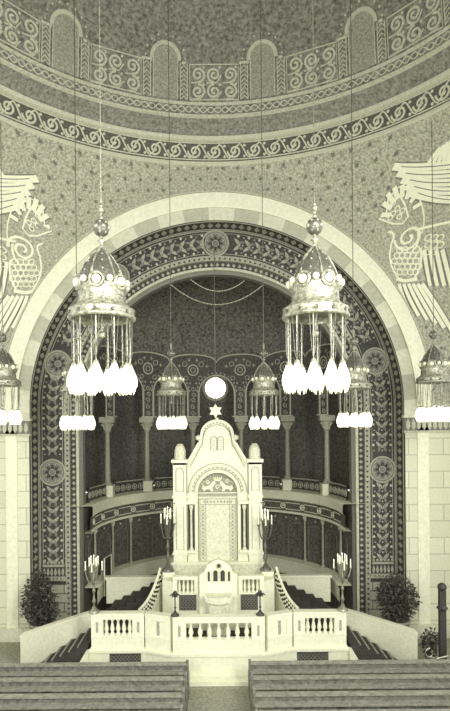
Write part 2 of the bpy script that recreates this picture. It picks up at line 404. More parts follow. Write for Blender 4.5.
for k in range(-4, 4):
    c = (k+.5)*bay
    b.ring(mp, c, 2.75, .26, .05, 'line', .03, 20); b.ring(mp, c, 2.75, .12, .04, 'bandlight', .03, 12)
    for sg in (-1, 1):
        b.star(mp, c+sg*.16, 2.1, .08, 'bandlight', .02, 4, .4); b.star(mp, c+sg*.70, 2.95, .10, 'bandlight', .02, 4, .4); b.star(mp, c+sg*.2, 3.25, .1, 'bandlight', .02, 4, .4)
        b.ring(mp, c+sg*.42, 3.05, .12, .035, 'bandlight', .03, 12); b.ring(mp, c+sg*.36, 2.35, .1, .03, 'bandlight', .03, 12)
    for i in range(5):
        b.spiral(mp, c, .62+i*.30, .13, 1.2, pi/2*i, .035, 'bandlight', .03, 1 if i % 2 else -1)
    b.ribbon(mp, [(c-.24, .45), (c-.24, 1.9)], .03, 'bandlight'); b.ribbon(mp, [(c+.24, .45), (c+.24, 1.9)], .03, 'bandlight')
    b.ribbon(mp, [(c-.42, .42), (c+.42, .42)], .06, 'line', .06)
struct(b.build('trim_10'))
# round lit window behind the central arch
b = MB(); y = 10.5+7.12; zc = W(215, 388, y+10.8)[2]; xc = W(215.5, 388, y+10.8)[0]
b.lathe((0, 0, 0), [], 'line') if False else None
mpw = planemap(y)
b.dot(mpw, xc, zc, .55, 'oculus', .03, 40); b.ring(mpw, xc, zc, .62, .14, 'line', .08, 40)
b.ring(mpw, xc, zc, .26, .02, 'line', .05, 24)
for k in range(6): b.ribbon(mpw, [(xc+.26*cos(k*pi/3), zc+.26*sin(k*pi/3)), (xc+.55*cos(k*pi/3), zc+.55*sin(k*pi/3))], .02, 'line', .05)
struct(b.build('window_1'))
# gallery floor and fascia
b = MB()
b.grid([aring(4.95, EZ-3.15), aring(7.2, EZ-3.15)], 'dado')
b.grid([aring(4.95, EZ-3.15), aring(4.90, EZ-3.2), aring(4.90, EZ-3.55), aring(5.0, EZ-3.6)], 'dado')
b.grid([aring(5.0, EZ-3.6), aring(5.0, EZ-4.1)], 'apse'); b.grid([aring(5.0, EZ-4.1), aring(4.95, EZ-4.12), aring(4.95, EZ-4.2), aring(5.25, EZ-4.22)], 'dado')
struct(b.build('wall_gallery_front'))
b = MB(); mp = apsemap(5.0)
for k in range(-7, 7):
    s0 = 5*pi/14*(k)+.12; s1 = 5*pi/14*(k+1)-.12
    n_ = 8
    b.ribbon(mp, [(s0+(s1-s0)*i/n_, -3.70) for i in range(n_+1)], .03, 'dado'); b.ribbon(mp, [(s0+(s1-s0)*i/n_, -4.0) for i in range(n_+1)], .03, 'dado')
    b.ring(mp, s0-.12, -3.85, .12, .04, 'dado', .03, 16); b.dot(mp, s0-.12, -3.85, .05, 'dado')
mp = apsemap(4.9)
struct(b.build('trim_11'))
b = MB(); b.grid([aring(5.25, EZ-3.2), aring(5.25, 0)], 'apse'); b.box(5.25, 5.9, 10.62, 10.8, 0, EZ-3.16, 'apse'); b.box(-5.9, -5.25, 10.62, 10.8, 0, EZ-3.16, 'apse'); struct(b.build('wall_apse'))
b = MB(); mp = apsemap(5.25)
for k in range(-7, 7):
    c = 5.25*pi/14*(k+.5); w = .46
    pts = [(c-w, -6.3), (c-w, -5.0)]+[(c-w*cos(pi*i/10), -5.0+.35*sin(pi*i/10)) for i in range(11)]+[(c+w, -6.3)]
    b.ribbon(mp, pts, .03, 'bandmid'); b.dot(mp, c, -4.45, .05, 'line')
    b.dot(mp, c-.58, -4.45, .04, 'line')
struct(b.build('trim_12'))
b = MB(); b.grid([aring(4.75, 1.0), aring(4.75, EZ-6.45), aring(4.70, EZ-6.43), aring(4.70, EZ-6.35), aring(5.25, EZ-6.35)], 'dado'); struct(b.build('wall_dado'))

# gallery columns (standing between the bays)
def column(th, first=None):
    R = 5.45; x, y = R*sin(th), 10.5+R*cos(th); z = EZ-3.15
    t = thing('gallery_column', '', 'column', (x, y, z), 'gallery columns around the apse')
    b = MB(); b.box(x-.27, x+.27, y-.27, y+.27, z, z+.48, 'dado'); b.box(x-.3, x+.3, y-.3, y+.3, z+.42, z+.5, 'dado'); b.build('pedestal', t)
    b = MB(); b.lathe((x, y, z+.5), [(.2, 0), (.2, .08), (.14, .12), (.12, .2), (.115, 1.2), (.1, 2.35)], 'colshaft', 14)
    b.tube([(x, y-.1, z+.7), (x, y-.09, z+2.85)], .02, 'line'); b.build('shaft', t, True)
    b = MB(); b.lathe((x, y, z+2.85), [(.11, 0), (.16, .03), (.12, .07), (.15, .2), (.26, .42), (.22, .45)], 'capital', 12)
    for k in range(8):
        a = k*pi/4; b.tube([(x+.12*cos(a), y+.12*sin(a), z+2.95), (x+.2*cos(a), y+.2*sin(a), z+3.15), (x+.28*cos(a), y+.28*sin(a), z+3.22)], .03, 'line', 5)
    b.box(x-.33, x+.33, y-.2, y+.2, z+3.3, z+3.55, 'capital'); b.build('capital', t)
    return t
NM = {-3: 'outermost gallery column on the left, in front of a dark bay and behind the nearest left chandelier', -2: 'second gallery column from the left, just right of the left railing panel',
      -1: 'gallery column directly left of the round window', 1: 'gallery column directly right of the round window', 2: 'second gallery column from the right, behind the right small chandelier', 3: 'outermost gallery column on the right, near the mosaic jamb'}
for k in (-3, -2, -1, 1, 2, 3):
    t = column((k-.5*(1 if k > 0 else -1))*pi/7); t['label'] = NM[k]
RN = {-3: 'ornamental gallery railing panel in the leftmost bay beside the jamb', -2: 'ornamental gallery railing panel in the second bay from the left', -1: 'ornamental gallery railing panel just left of the ark gable',
      0: 'ornamental gallery railing panel behind the ark', 1: 'ornamental gallery railing panel just right of the ark gable', 2: 'ornamental gallery railing panel in the second bay from the right', 3: 'ornamental gallery railing panel in the rightmost bay beside the jamb'}
for k in range(-3, 4):
    if k == 0: continue
    R = 5.3; mp = apsemap(R); c = k*bay; h = bay/2-.32
    cx, cy, cz = mp(c, -3.15, 0)
    t = thing('gallery_railing', RN[k], 'railing', (cx, cy, cz), 'gallery railing panels')
    b = MB()
    rows = [[apsemap(R)(c-h+2*h*i/8, z, 0) for i in range(9)] for z in (-3.14, -2.55)]; b.grid(rows, 'grille')
    rows2 = [[apsemap(R+.06)(c-h+2*h*i/8, z, 0) for i in range(9)] for z in (-3.14, -2.55)]; b.grid(rows2, 'grille'); b.grid([rows[1], rows2[1]], 'grille')
    b.build('panel', t)
    b = MB()
    for i in range(5):
        x = c-h+.16+i*(2*h-.32)/4
        b.ring(mp, x, -2.85, .13, .03, 'capital', .03, 12); b.star(mp, x, -2.85, .09, 'capital', .03, 4, .4)
    b.ribbon(mp, [(c-h+2*h*i/8, -2.56) for i in range(9)], .05, 'colshaft', .05); b.ribbon(mp, [(c-h+2*h*i/8, -3.1) for i in range(9)], .05, 'colshaft', .04)
    b.build('tracery', t)
CN = {84: 'nearest the jamb', 65.5: 'in the middle of the group', 52: 'nearest the ark'}
for sg in (-1, 1):
    for dg in (84, 65.5, 52):
        th = sg*rad(dg); x, y = 5.1*sin(th), 10.5+5.1*cos(th)
        t = thing('wall_colonnette', 'slim pale colonnette on the lower %s apse wall, %s' % ('left' if sg < 0 else 'right', CN[dg]), 'column', (x, y, EZ-6.35), 'slim colonnettes of the lower apse wall')
        b = MB(); b.lathe((x, y, EZ-6.35), [(.1, 0), (.1, .08), (.05, .14), (.045, 1.9)], 'colshaft', 10); b.build('shaft', t, True)
        b = MB(); b.lathe((x, y, EZ-4.45), [(.05, 0), (.1, .14), (.1, .2), (.06, .23)], 'line', 10); b.build('capital', t)

# apse door, left
b = MB(); 
for i, sg in enumerate((-1, 1)):
    b = MB(); mp = apsemap(4.72); c = sg*4.72*rad(80)
    b.grid([[mp(c-.35+.7*j/4, z, .02) for j in range(5)] for z in (-7.0, -5.5)], 'door')
    b.ribbon(mp, [(c-.38, -7.0), (c-.38, -5.45), (c+.38, -5.45), (c+.38, -7.0)], .06, 'dado', .05)
    struct(b.build('door_%d' % (i+1)))
    break

# ---- winged figures on the pendentives
def onwall(px, py):
    d = 19.0
    for _ in range(40):
        x, y, z = W(px, py, d); d = .5*d+.5*(wallY(x, z)+10.8)
    return x, z
def figure(sx, dx, dy, label):
    b = MB()
    def P(px, py):
        if sx < 0: px = 434-px
        return onwall(px+dx, py+dy)
    def rib(pts, w=.05, m='white', h=.03): b.ribbon(wallmap, [P(*p) for p in pts], w, m, h)
    def curve(p0, p1, p2, n=10): return [((1-t)**2*p0[0]+2*t*(1-t)*p1[0]+t*t*p2[0], (1-t)**2*p0[1]+2*t*(1-t)*p1[1]+t*t*p2[1]) for t in [i/n for i in range(n+1)]]
    def under(pts): 
        q = [P(*p) for p in pts]; b.patch(lambda s, t_, h: wallmap(s, t_, h), q, 'wingdark', .012)
    for i in range(5):                       # raised wing: long feathers, each edged dark
        y = 167+i*6.6; x0 = 393+i*4.2
        for w_, m_, h_ in ((.235, 'wingdark', .015), (.165, 'white', .03)): rib(curve((x0, y), (x0+22, y+2+i*1.2), (452, y-2+i*2.2)), w_, m_, h_)
        rib(curve((x0+8, y), (x0+26, y+2+i*1.2), (452, y-2+i*2.2)), .018, 'wingdark', .04)
    for i in range(5): rib(curve((428+i*5, 164), (432+i*4, 157), (440+i*4, 148-i*3)), .10)
    for i in range(9):                       # banded neck
        a = rad(200-i*22); cx, cy = 400, 214
        x0, y0 = cx+2+13*cos(a)*.9, cy-20*sin(a)*.9+2; x1, y1 = cx+2+21*cos(a), cy-31*sin(a)+2
        if i > 0: rib([(x0, y0), (x1, y1)], .20, 'wingdark', .015); rib([(x0, y0), (x1, y1)], .125)
    rib(curve((390, 198), (400, 176), (418, 196))+curve((418, 196), (428, 218), (421, 234)), .03)
    # head with beak
    b.patch(wallmap, [P(*p) for p in ((388, 198), (394, 192), (400, 196), (405, 206), (408, 217), (402, 224), (393, 224), (379, 219), (386, 215), (387, 207))], 'starwall', .02)
    rib([(388, 198), (394, 192), (400, 196), (405, 206), (408, 217), (402, 224), (393, 224), (379, 219), (386, 215), (387, 207), (388, 198)], .045)
    for (x, y) in ((393, 203), (397, 209), (393, 214), (399, 217), (402, 211), (390, 218)): b.ring(wallmap, *P(x, y), .07, .03, 'white', .03, 10)
    # coils
    cx, cz = P(408, 238); b.spiral(wallmap, cx, cz, .42, 1.7, pi, .07, 'white', .04, sx)
    rib(curve((390, 246), (398, 232), (388, 232)), .06); rib(curve((415, 230), (424, 228), (450, 222)), .07)
    rib(curve((418, 232), (420, 240), (414, 250)), .06)
    # scaled breast
    for r_ in range(5):
        for c_ in range(5):
            x = 394+c_*5.4+(r_ % 2)*2.7; y = 250+r_*5.6
            if (x-406)**2/196+(y-261)**2/260 < 1.05: b.ring(wallmap, *P(x, y), .10, .035, 'white', .03, 10)
    rib(curve((391, 246), (386, 262), (398, 278)), .06); rib(curve((420, 248), (424, 262), (414, 279)), .06)
    rib([(396, 279), (405, 281), (417, 279)], .12); 
    for i in range(6): rib(curve((399+i*4.6, 284), (402+i*6, 298), (410+i*8.5, 312+i*4)), .21, 'wingdark', .015); rib(curve((399+i*4.6, 284), (402+i*6, 298), (410+i*8.5, 312+i*4)), .13)
    for i in range(4): rib(curve((424+i*6, 250), (426+i*7, 270), (430+i*7, 286)), .18, 'wingdark', .015); rib(curve((424+i*6, 250), (426+i*7, 270), (430+i*7, 286)), .10)
    for i in range(8): b.ring(wallmap, *P(428+(i % 3)*6, 238+(i//3)*7), .09, .03, 'white', .03, 10)
    o = b.build('winged_figure'); o['label'] = label; o['category'] = 'wall relief'; o['group'] = 'winged figures on the pendentives'
figure(1, 0, 0, 'large white feathered winged figure painted on the right pendentive'); figure(-1, -3, 12, 'large white feathered winged figure painted on the left pendentive')

# ================================================================== PLATFORM
TZ = EZ-7.14; dY = lambda d: d+EY
t = thing('ark_platform', 'white marble platform with dark carpeted top below the ark', 'platform', (0, dY(16.6), 0))
plan = [(-1.5, dY(16.6)), (1.5, dY(16.6)), (2.35, dY(16.95)), (4.15, dY(16.95)), (4.15, dY(22.0)), (3.2, dY(24.8)), (-3.2, dY(24.8)), (-4.15, dY(22.0)), (-4.15, dY(16.95)), (-2.35, dY(16.95))]
b = MB(); b.prism_z(plan, 0, TZ-.02, 'marble'); b.build('plinth', t)
def off(plan, d):
    cx, cy = 0, dY(20.5); out = []
    for x, y in plan: out.append((x+math.copysign(d, x), y-d if y < dY(18) else y))
    return out
b = MB()
edge = [plan[8], plan[9], plan[0], plan[1], plan[2], plan[3]]
for (xa, yy), (xb, yb) in zip(edge, edge[1:]):
    for za, zb_, o_ in ((TZ-.12, TZ-.04, .06), (0, .14, .08)):
        b.prism_z([(xa, yy-o_), (xb, yb-o_), (xb, yb+.02), (xa, yy+.02)], za, zb_, 'marble')
b.build('moulding', t)
b = MB(); b.prism_z([(x*.985, y+.32 if y < dY(18) else y) for x, y in plan], TZ-.02, TZ+.01, 'carpet'); b.build('carpet', t)
for sx in (-1, 1):
    b = MB(); X = sx*4.15
    b.prism_y([(X, 0), (X+sx*.55, 0), (X+sx*.5, .12), (X+sx*.12, TZ-.08), (X, TZ-.04)], dY(16.7), dY(17.07), 'marble'); b.build('buttress', t)
    b = MB(); x0 = 2.5 if sx > 0 else -3.5; mp = planemap(dY(16.93))
    b.box(x0, x0+1.0, dY(16.92), dY(16.96), .14, .70, 'grille')
    for i in range(8): b.ring(planemap(dY(16.92)), x0+.07+i*.124, .60, .05, .015, 'bandmid', .015, 8); b.ring(planemap(dY(16.92)), x0+.07+i*.124, .48, .05, .015, 'bandmid', .015, 8); b.ring(planemap(dY(16.92)), x0+.07+i*.124, .36, .05, .015, 'bandmid', .015, 8)
    b.build('vent_grille', t)
# stepping block in the aisle below the centre
b = MB(); b.box(-.95, .95, dY(16.2), dY(16.5), 0, .12, 'marble'); o = b.build('floor_step'); o['label'] = 'low pale step at the foot of the platform, at the end of the aisle'; o['category'] = 'step'

RT = EZ-6.02
def baluster(b, x, y, z0, z1, r=.075):
    H = z1-z0; b.lathe((x, y, z0), [(r*.9, 0), (r*.9, .08*H), (r*.5, .14*H), (r*1.0, .35*H), (r*.8, .5*H), (r*.42, .8*H), (r*.8, .88*H), (r*.9, H)], 'marble', 10)
def balustrade(x0, x1, y0, y1, label, nb, m0=.3, z0=TZ-.018, z1=RT, zb=None, name='marble_balustrade', group='marble balustrades of the lower platform', slot=False):
    if zb is None: zb = z0+.42
    cx, cy = (x0+x1)/2, (y0+y1)/2; L = sqrt((x1-x0)**2+(y1-y0)**2); ux, uy = (x1-x0)/L, (y1-y0)/L; nx, ny = -uy, ux
    t = thing(name, label, 'balustrade', (cx, cy, z0), group)
    def bx(b, a0, a1, w, zz0, zz1, m='marble'):
        b.prism_z([(x0+ux*a0+nx*q, y0+uy*a0+ny*q) for q in (-w, w)]+[(x0+ux*a1+nx*q, y0+uy*a1+ny*q) for q in (w, -w)], zz0, zz1, m)
    b = MB(); bx(b, .002, L-.002, .10, z0, zb-.06); bx(b, 0, L, .12, zb-.06, zb); b.build('base', t)
    b = MB(); bx(b, 0, L, .14, z1-.07, z1); bx(b, .002, L-.002, .11, z1-.20, z1-.07); b.build('rail', t)
    for a in (0, L-m0):
        b = MB(); bx(b, a, a+m0, .105, zb, z1-.2)
        if m0 > .2:
            q = a+m0/2; c0 = x0+ux*q, y0+uy*q
            bx(b, q-.04, q+.04, .112, zb+.1, z1-.28, 'relief')
        b.build('post', t)
    for i in range(nb):
        a = m0+(L-2*m0)*(i+.5)/nb; b = MB()
        baluster(b, x0+ux*a, y0+uy*a, zb, z1-.2, min(.085, (L-2*m0)/nb*.40)); b.build('baluster', t, True)
    if slot:
        b = MB(); bx(b, m0, L-m0, .06, zb, z1-.2); b.build('panel', t)
        b = MB(); bx(b, L/2-.05, L/2+.05, .07, zb+.03, z1-.24, 'relief'); b.build('slot', t)
    return t
balustrade(-1.45, 1.45, dY(16.72), dY(16.72), 'central white marble balustrade facing the aisle', 7, .42)
balustrade(-2.33, -1.50, dY(17.10), dY(16.78), 'angled white balustrade section left of the central one', 0, .2, slot=True)
balustrade(1.50, 2.33, dY(16.78), dY(17.10), 'angled white balustrade section right of the central one', 0, .2, slot=True)
balustrade(-4.1, -2.40, dY(17.10), dY(17.10), 'white marble balustrade at the left end of the platform', 5, .38)
balustrade(2.40, 4.1, dY(17.10), dY(17.10), 'white marble balustrade at the right end of the platform', 5, .38)

# second tier
P2 = EZ-5.95; y2 = dY(18.6)
t = thing('ark_dais', 'upper white marble dais with dark grilles and balusters in front of the ark', 'dais', (0, y2, TZ))
b = MB(); b.box(-1.6, 1.6, y2, dY(21.3), TZ+.01, P2, 'marble'); b.box(-1.95, -1.6, dY(19.2), dY(21.3), TZ+.01, P2, 'marble'); b.box(1.6, 1.95, dY(19.2), dY(21.3), TZ+.01, P2, 'marble'); b.build('base', t)
for sx in (-1, 1):
    b = MB(); xa, xb = sorted((sx*.78, sx*1.38)); b.box(xa, xb, y2-.03, y2+.01, EZ-6.50, EZ-5.96, 'grille')
    mp = planemap(y2-.03)
    for i in range(5):
        for j in range(4): b.ring(mp, xa+.07+i*.115, EZ-6.43+j*.13, .05, .018, 'bandmid', .012, 8)
    b.build('grille', t)
    b = MB(); b.box(min(sx*.7, sx*1.6), max(sx*.7, sx*1.6), y2-.04, y2+.16, P2, P2+.06, 'marble')
    b.box(min(sx*.7, sx*1.6), max(sx*.7, sx*1.6), y2-.05, y2+.17, EZ-5.42, EZ-5.30, 'marble'); b.build('rail', t)
    for xx in (.7, 1.45):
        b = MB(); b.box(min(sx*xx, sx*(xx+.15)), max(sx*xx, sx*(xx+.15)), y2-.03, y2+.15, P2+.06, EZ-5.42, 'marble'); b.build('post', t)
    for i in range(4):
        b = MB(); baluster(b, sx*(.93+i*.148), y2+.06, P2+.06, EZ-5.42, .055); b.build('baluster', t, True)
    b = MB(); b.box(min(sx*.85, sx*1.45), max(sx*.85, sx*1.45), y2+.5, y2+.56, P2, EZ-5.45, 'relief'); b.build('back_panel', t)
    b = MB(); x = sx*1.80; b.box(x-.19, x+.19, dY(19.2), dY(19.6), P2, EZ-5.42, 'marble'); b.box(x-.22, x+.22, dY(19.17), dY(19.63), EZ-5.42, EZ-5.34, 'marble'); b.build('newel_post', t)
    # carved front buttress next to the grille
    b = MB(); b.prism_z([(sx*1.6, y2), (sx*2.0, y2+.3), (sx*2.0, dY(19.2)), (sx*1.6, dY(19.2))], TZ+.01, EZ-5.5, 'marble'); b.build('side_block', t)

# stair railings and stairs between the two levels
for sx in (-1, 1):
    side = 'left' if sx < 0 else 'right'
    A = (sx*2.07, dY(19.5), EZ-5.28); B_ = (sx*2.62, dY(17.9), EZ-6.25)
    t = thing('stair_railing', 'sloping dark pierced railing on a white stringer, %s of the ark dais' % side, 'railing', (A[0], (A[1]+B_[1])/2, TZ+.01), 'stair railings beside the dais')
    def pt(u, dz, dx=0):
        bulge = .18*sin(pi*u)*(-1)
        return (A[0]+(B_[0]-A[0])*u+sx*(dx), A[1]+(B_[1]-A[1])*u, A[2]+(B_[2]-A[2])*(u**.8 if u > 0 else 0)+bulge+dz)
    N = 12; us = [i/N for i in range(N+1)]
    b = MB()
    fl = lambda u: max(TZ+.01, pt(u, -.80)[2])
    lo = [[(*pt(u, 0, dx)[:2], TZ+.01) for u in us] for dx in (0, .14)]
    hi = [[(*pt(u, 0, dx)[:2], max(pt(u, -.50)[2], TZ+.1)) for u in us] for dx in (0, .14)]
    b.grid([lo[0], hi[0], hi[1], lo[1]], 'marble'); b.add([lo[0][-1], hi[0][-1], hi[1][-1], lo[1][-1]], [(0, 1, 2, 3)], 'marble'); b.build('stringer', t)
    b = MB(); g0 = [[(*pt(u, 0, dx)[:2], max(pt(u, -.51)[2], TZ+.1)) for u in us] for dx in (.03, .10)]; g1 = [[pt(u, 0, dx) for u in us] for dx in (.03, .10)]
    b.grid([g0[0], g1[0], g1[1], g0[1]], 'grille')
    def mpr(s, q, h, pt=pt): x, y, z = pt(s, q, .03); return (x-sx*h, y-h*.4, z)
    for i in range(11):
        for j in range(3):
            u = .05+i*.088; q = -.40+j*.16
            c = mpr(u, q, .0); b.sphere((c[0], c[1]-.01, c[2]), .048, 'marble', 6)
    b.build('pierced_panel', t)
    b = MB(); b.tube([pt(u, .02, .065) for u in us], .05, 'marble', 8); b.build('handrail', t)
    t = thing('apse_stairs', 'dark carpeted steps climbing behind the %s stair railing' % side, 'stairs', (sx*3.2, dY(20.3), TZ+.01), 'stairs beside the dais')
    b = MB(); n = 6
    for i in range(n):
        x0 = 4.15-i*.36; b.box(min(sx*x0, sx*(x0-.36)), max(sx*x0, sx*(x0-.36)), dY(19.75), dY(21.2), TZ+.01, TZ+.01+.17*(i+1), 'carpet')
    b.build('tread', t)
    xa, xb = sorted((sx*2.1, sx*4.5))
    b = MB(); b.box(xa, xb, dY(21.24), dY(21.4), TZ+.01, EZ-6.15, 'dado'); b.build('side_wall', t)
    b = MB(); b.box(xa-.05, xb+.05, dY(21.18), dY(21.46), EZ-6.15, EZ-6.06, 'marble'); b.build('coping', t)

# ---- outer stairs, curved parapets, planters
for sx in (-1, 1):
    side = 'left' if sx < 0 else 'right'
    t = thing('curved_parapet', 'low pale curved wall in front of the %s potted shrub' % side, 'wall', (sx*5.4, dY(17.8), 0), 'curved parapets beside the platform')
    b = MB(); us = [i/14 for i in range(15)]
    def pp(u, o): return (sx*(4.45+1.95*u+.0*o), dY(18.8-1.75*u+.35*sin(pi*u)+o))
    def tp(u): return EZ-6.66-.14*u-.08*sin(pi*u)
    lo = [[(*pp(u, o), 0) for u in us] for o in (0, .22)]; hi = [[(*pp(u, o), tp(u)) for u in us] for o in (0, .22)]
    b.grid([lo[0], hi[0], hi[1], lo[1]], 'dado'); 
    for q in (0, -1): b.add([lo[0][q], hi[0][q], hi[1][q], lo[1][q]], [(0, 1, 2, 3)], 'dado')
    b.build('wall_body', t)
    b = MB(); rows = [[(*pp(u, o), tp(u)+dz) for u in us] for o, dz in ((-.05, 0), (-.05, .07), (.27, .07), (.27, 0))]; b.grid(rows, 'marble'); b.grid([rows[0], rows[3]], 'marble'); b.build('coping', t)
    t = thing('outer_stairs', 'dark steps rising beside the %s end of the platform' % side, 'stairs', (sx*5.0, dY(17.4), 0), 'outer stairs beside the platform')
    b = MB()
    def back(x):
        u = min(max((x-4.45)/1.95, 0), 1); return 18.8-1.75*u+.35*sin(pi*u)-.06
    ns = 6
    for i in range(ns):
        xi, xo = 4.80+.0*i, 6.0-i*.28; xi = xo-.28 if i < ns-1 else 4.26
        b.prism_z([(sx*xi, dY(17.1)), (sx*xo, dY(17.1)), (sx*xo, dY(max(back(xo), 17.15))), (sx*xi, dY(back(xi)))], 0, TZ*(i+1)/ns, 'carpet')
        b.prism_z([(sx*(xo-.05), dY(17.09)), (sx*xo, dY(17.09)), (sx*xo, dY(max(back(xo), 17.15))), (sx*(xo-.05), dY(back(xo-.05)))], TZ*(i+1)/ns-.02, TZ*(i+1)/ns+.01, 'pewtop')
    b.build('tread', t)

# ---- plants
def leafball(b, c, rx, rz, n, seed, shape):
    r = random.Random(seed)
    for _ in range(n):
        while True:
            u, v, w = (r.uniform(-1, 1) for _ in range(3))
            if u*u+v*v+w*w < 1 and shape(u, v, w): break
        p = (c[0]+u*rx, c[1]+v*rx, c[2]+w*rz); a = r.uniform(0, 2*pi); e = r.uniform(-.4, 1.2); L = r.uniform(.1, .2); wd = L*.3
        d = (cos(a)*cos(e), sin(a)*cos(e), sin(e)); s_ = (-sin(a), cos(a), 0)
        m1 = [p[k]+d[k]*L*.5 for k in range(3)]; tip = [p[k]+d[k]*L for k in range(3)]; tip[2] -= .03
        b.add([p, [m1[k]+s_[k]*wd for k in range(3)], tip, [m1[k]-s_[k]*wd for k in range(3)]], [(0, 1, 2, 3)], 'leaf')
def plant(x, d, sx, label, shape, rx, rz, seed):
    y = dY(d); t = thing('potted_shrub', label, 'plant', (x, y, 0), 'leafy shrubs beside the platform')
    b = MB(); b.lathe((x, y, 0), [(.3, 0), (.34, .05), (.42, .9), (.46, .92), (.46, 1.0), (.4, 1.0), (.38, .95), (.01, .95)], 'pot', 18); b.build('pot', t, True)
    b = MB()
    for k in range(7): a = k*.9; b.tube([(x, y, .93), (x+.15*cos(a), y+.15*sin(a), 1.4), (x+.4*rx*cos(a), y+.4*rx*sin(a), 1.2+rz)], [.03, .022, .01], 'soil', 5)
    b.build('stem', t)
    b = MB(); leafball(b, (x, y, 1.15+rz*.7), rx, rz, 1700, seed, shape); b.build('foliage', t)
plant(W(42, 600, 18.95)[0], 18.95, -1, 'leafy pointed shrub behind the left curved wall', lambda u, v, w: (u+.15)**2+v*v < (1-(w+1)/2)**1.0*1.0+.05, .78, .98, 1)
plant(W(397, 600, 18.95)[0], 18.95, 1, 'rounded leafy shrub behind the right curved wall', lambda u, v, w: True, .74, .84, 2)
# right edge: dark post and trailing plant with iron scroll
x, y, z = W(441, 650, 16.6)
t = thing('dark_post', 'dark upright post standing at the far right edge in front of the pier', 'post', (x+.05, y, 0))
b = MB(); b.box(x-.12, x+.22, y-.1, y+.1, 0, .12, 'iron'); b.box(x-.05, x+.15, y-.07, y+.07, .12, EZ-5.25, 'iron'); b.build('shaft', t)
b = MB(); b.sphere((x+.05, y, EZ-5.15), .14, 'iron'); b.build('knob', t)
b = MB(); b.lathe((x+.05, y, EZ-5.9), [(.08, 0), (.18, .1), (.08, .2)], 'iron', 10); b.build('collar', t)
x, y, z = W(431, 665, 17.5)
t = thing('low_plant', 'small low dark plant at the foot of the right pier', 'plant', (x, y, 0))
b = MB(); b.lathe((x, y, 0), [(.16, 0), (.2, .35), (.17, .35), (.01, .33)], 'pot', 12); b.build('pot', t)
b = MB(); leafball(b, (x, y, .68), .30, .48, 300, 5, lambda u, v, w: True); b.build('foliage', t)
x, y, z = W(430, 665, 16.5)
t = thing('iron_scroll', 'pale curled metal scroll above the right pews by the pier', 'ornament', (x+.06, y-.3, 0))
b = MB(); q = (x, y-.3, .95)
b.tube([(q[0]+.06, q[1], 0), (q[0]+.06, q[1], .86)], .02, 'silver')
b.tube([(q[0]-.12+.16*cos(a)*(1-i/30), q[1], q[2]+.16*sin(a)*(1-i/30)) for i in range(20) for a in [i*.3+pi/2]], .02, 'silver'); b.tube([(q[0]-.1, q[1], q[2]-.13), (q[0]+.1, q[1], q[2]-.16), (q[0]+.45, q[1], q[2]-.08)], .025, 'silver'); b.build('scroll', t)

# ================================================================== ARK
ya = dY(20.2)
t = thing('torah_ark', 'tall white carved marble ark with gable and arched front, in the centre', 'ark', (0, ya, P2))
b = MB(); b.box(-1.72, 1.72, ya-.12, ya+.95, P2, EZ-5.25, 'marble2'); b.box(-1.78, 1.78, ya-.16, ya+.95, EZ-5.3, EZ-5.2, 'marble'); b.build('plinth', t)
# body with an arched recess
b = MB()
def A(px, py): q = W(px, py, 20.2); return (q[0], q[2])
out = [(-1.16, EZ-1.42)]+[(-.94, EZ-1.06), (-.72, EZ-.68), (-.64, EZ-.60)]+[(-.60*cos(pi*i/14), EZ-.34+.53*sin(pi*i/14)) for i in range(15)]+[(.64, EZ-.60), (.72, EZ-.68), (.94, EZ-1.06), (1.16, EZ-1.42)]
zc = EZ-2.58; r = .76
# wall columns strip by strip around opening
xs = sorted(set([-1.16+2.32*i/48 for i in range(49)]+[-r, r]))
def outz(x):
    for (x0, z0), (x1, z1) in zip(out, out[1:]):
        if x0-1e-6 <= x <= x1+1e-6 and x1 > x0: return z0+(z1-z0)*(x-x0)/(x1-x0)
    return EZ-1.42
for x0, x1 in zip(xs, xs[1:]):
    if x1-x0 < 1e-6: continue
    m_ = (x0+x1)/2
    if abs(m_) < r: za, zb_ = zc+sqrt(max(r*r-x0*x0, 0)), zc+sqrt(max(r*r-x1*x1, 0))
    else: za = zb_ = EZ-5.2
    b.add([(x0, ya, za), (x1, ya, zb_), (x1, ya, outz(x1)), (x0, ya, outz(x0))], [(0, 1, 2, 3)], 'marble')
    b.add([(x0, ya, outz(x0)), (x1, ya, outz(x1)), (x1, ya+.5, outz(x1)), (x0, ya+.5, outz(x0))], [(0, 1, 2, 3)], 'marble')
    b.add([(x0, ya, za), (x1, ya, zb_), (x1, ya+.28, zb_), (x0, ya+.28, za)], [(0, 1, 2, 3)], 'marble')
for sx in (-1, 1): b.add([(sx*r, ya, EZ-5.2), (sx*r, ya+.28, EZ-5.2), (sx*r, ya+.28, zc), (sx*r, ya, zc)], [(0, 1, 2, 3)], 'marble')
b.box(-1.16, 1.16, ya+.28, ya+.5, EZ-5.2, EZ-1.5, 'marble')
b.prism_y(out, ya+.3, ya+.5, 'marble')
b.build('body', t)
mp = planemap(ya)
b = MB(); b.ribbon(mp, [(x*.985, z-.03) for x, z in out], .10, 'marble', .12)
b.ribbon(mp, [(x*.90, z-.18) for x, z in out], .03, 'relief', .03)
for sx in (-1, 1):
    for i in range(7): b.dot(mp, sx*(1.04-i*.060), EZ-1.34+i*.098, .04, 'marble', .14)
    b.lathe((sx*.70, ya-.05, EZ-.48), [(.001, -.12), (.12, -.06), (.12, .06), (.001, .12)], 'marble', 12)
b.sphere((0, ya-.02, EZ+.24), .06, 'marble')
for i in range(13):
    a = pi*i/12; b.dot(mp, -.50*cos(a), EZ-.34+.43*sin(a), .035, 'relief', .03, 6)
b.build('gable_moulding', t)
b = MB()                                    # twin tablets
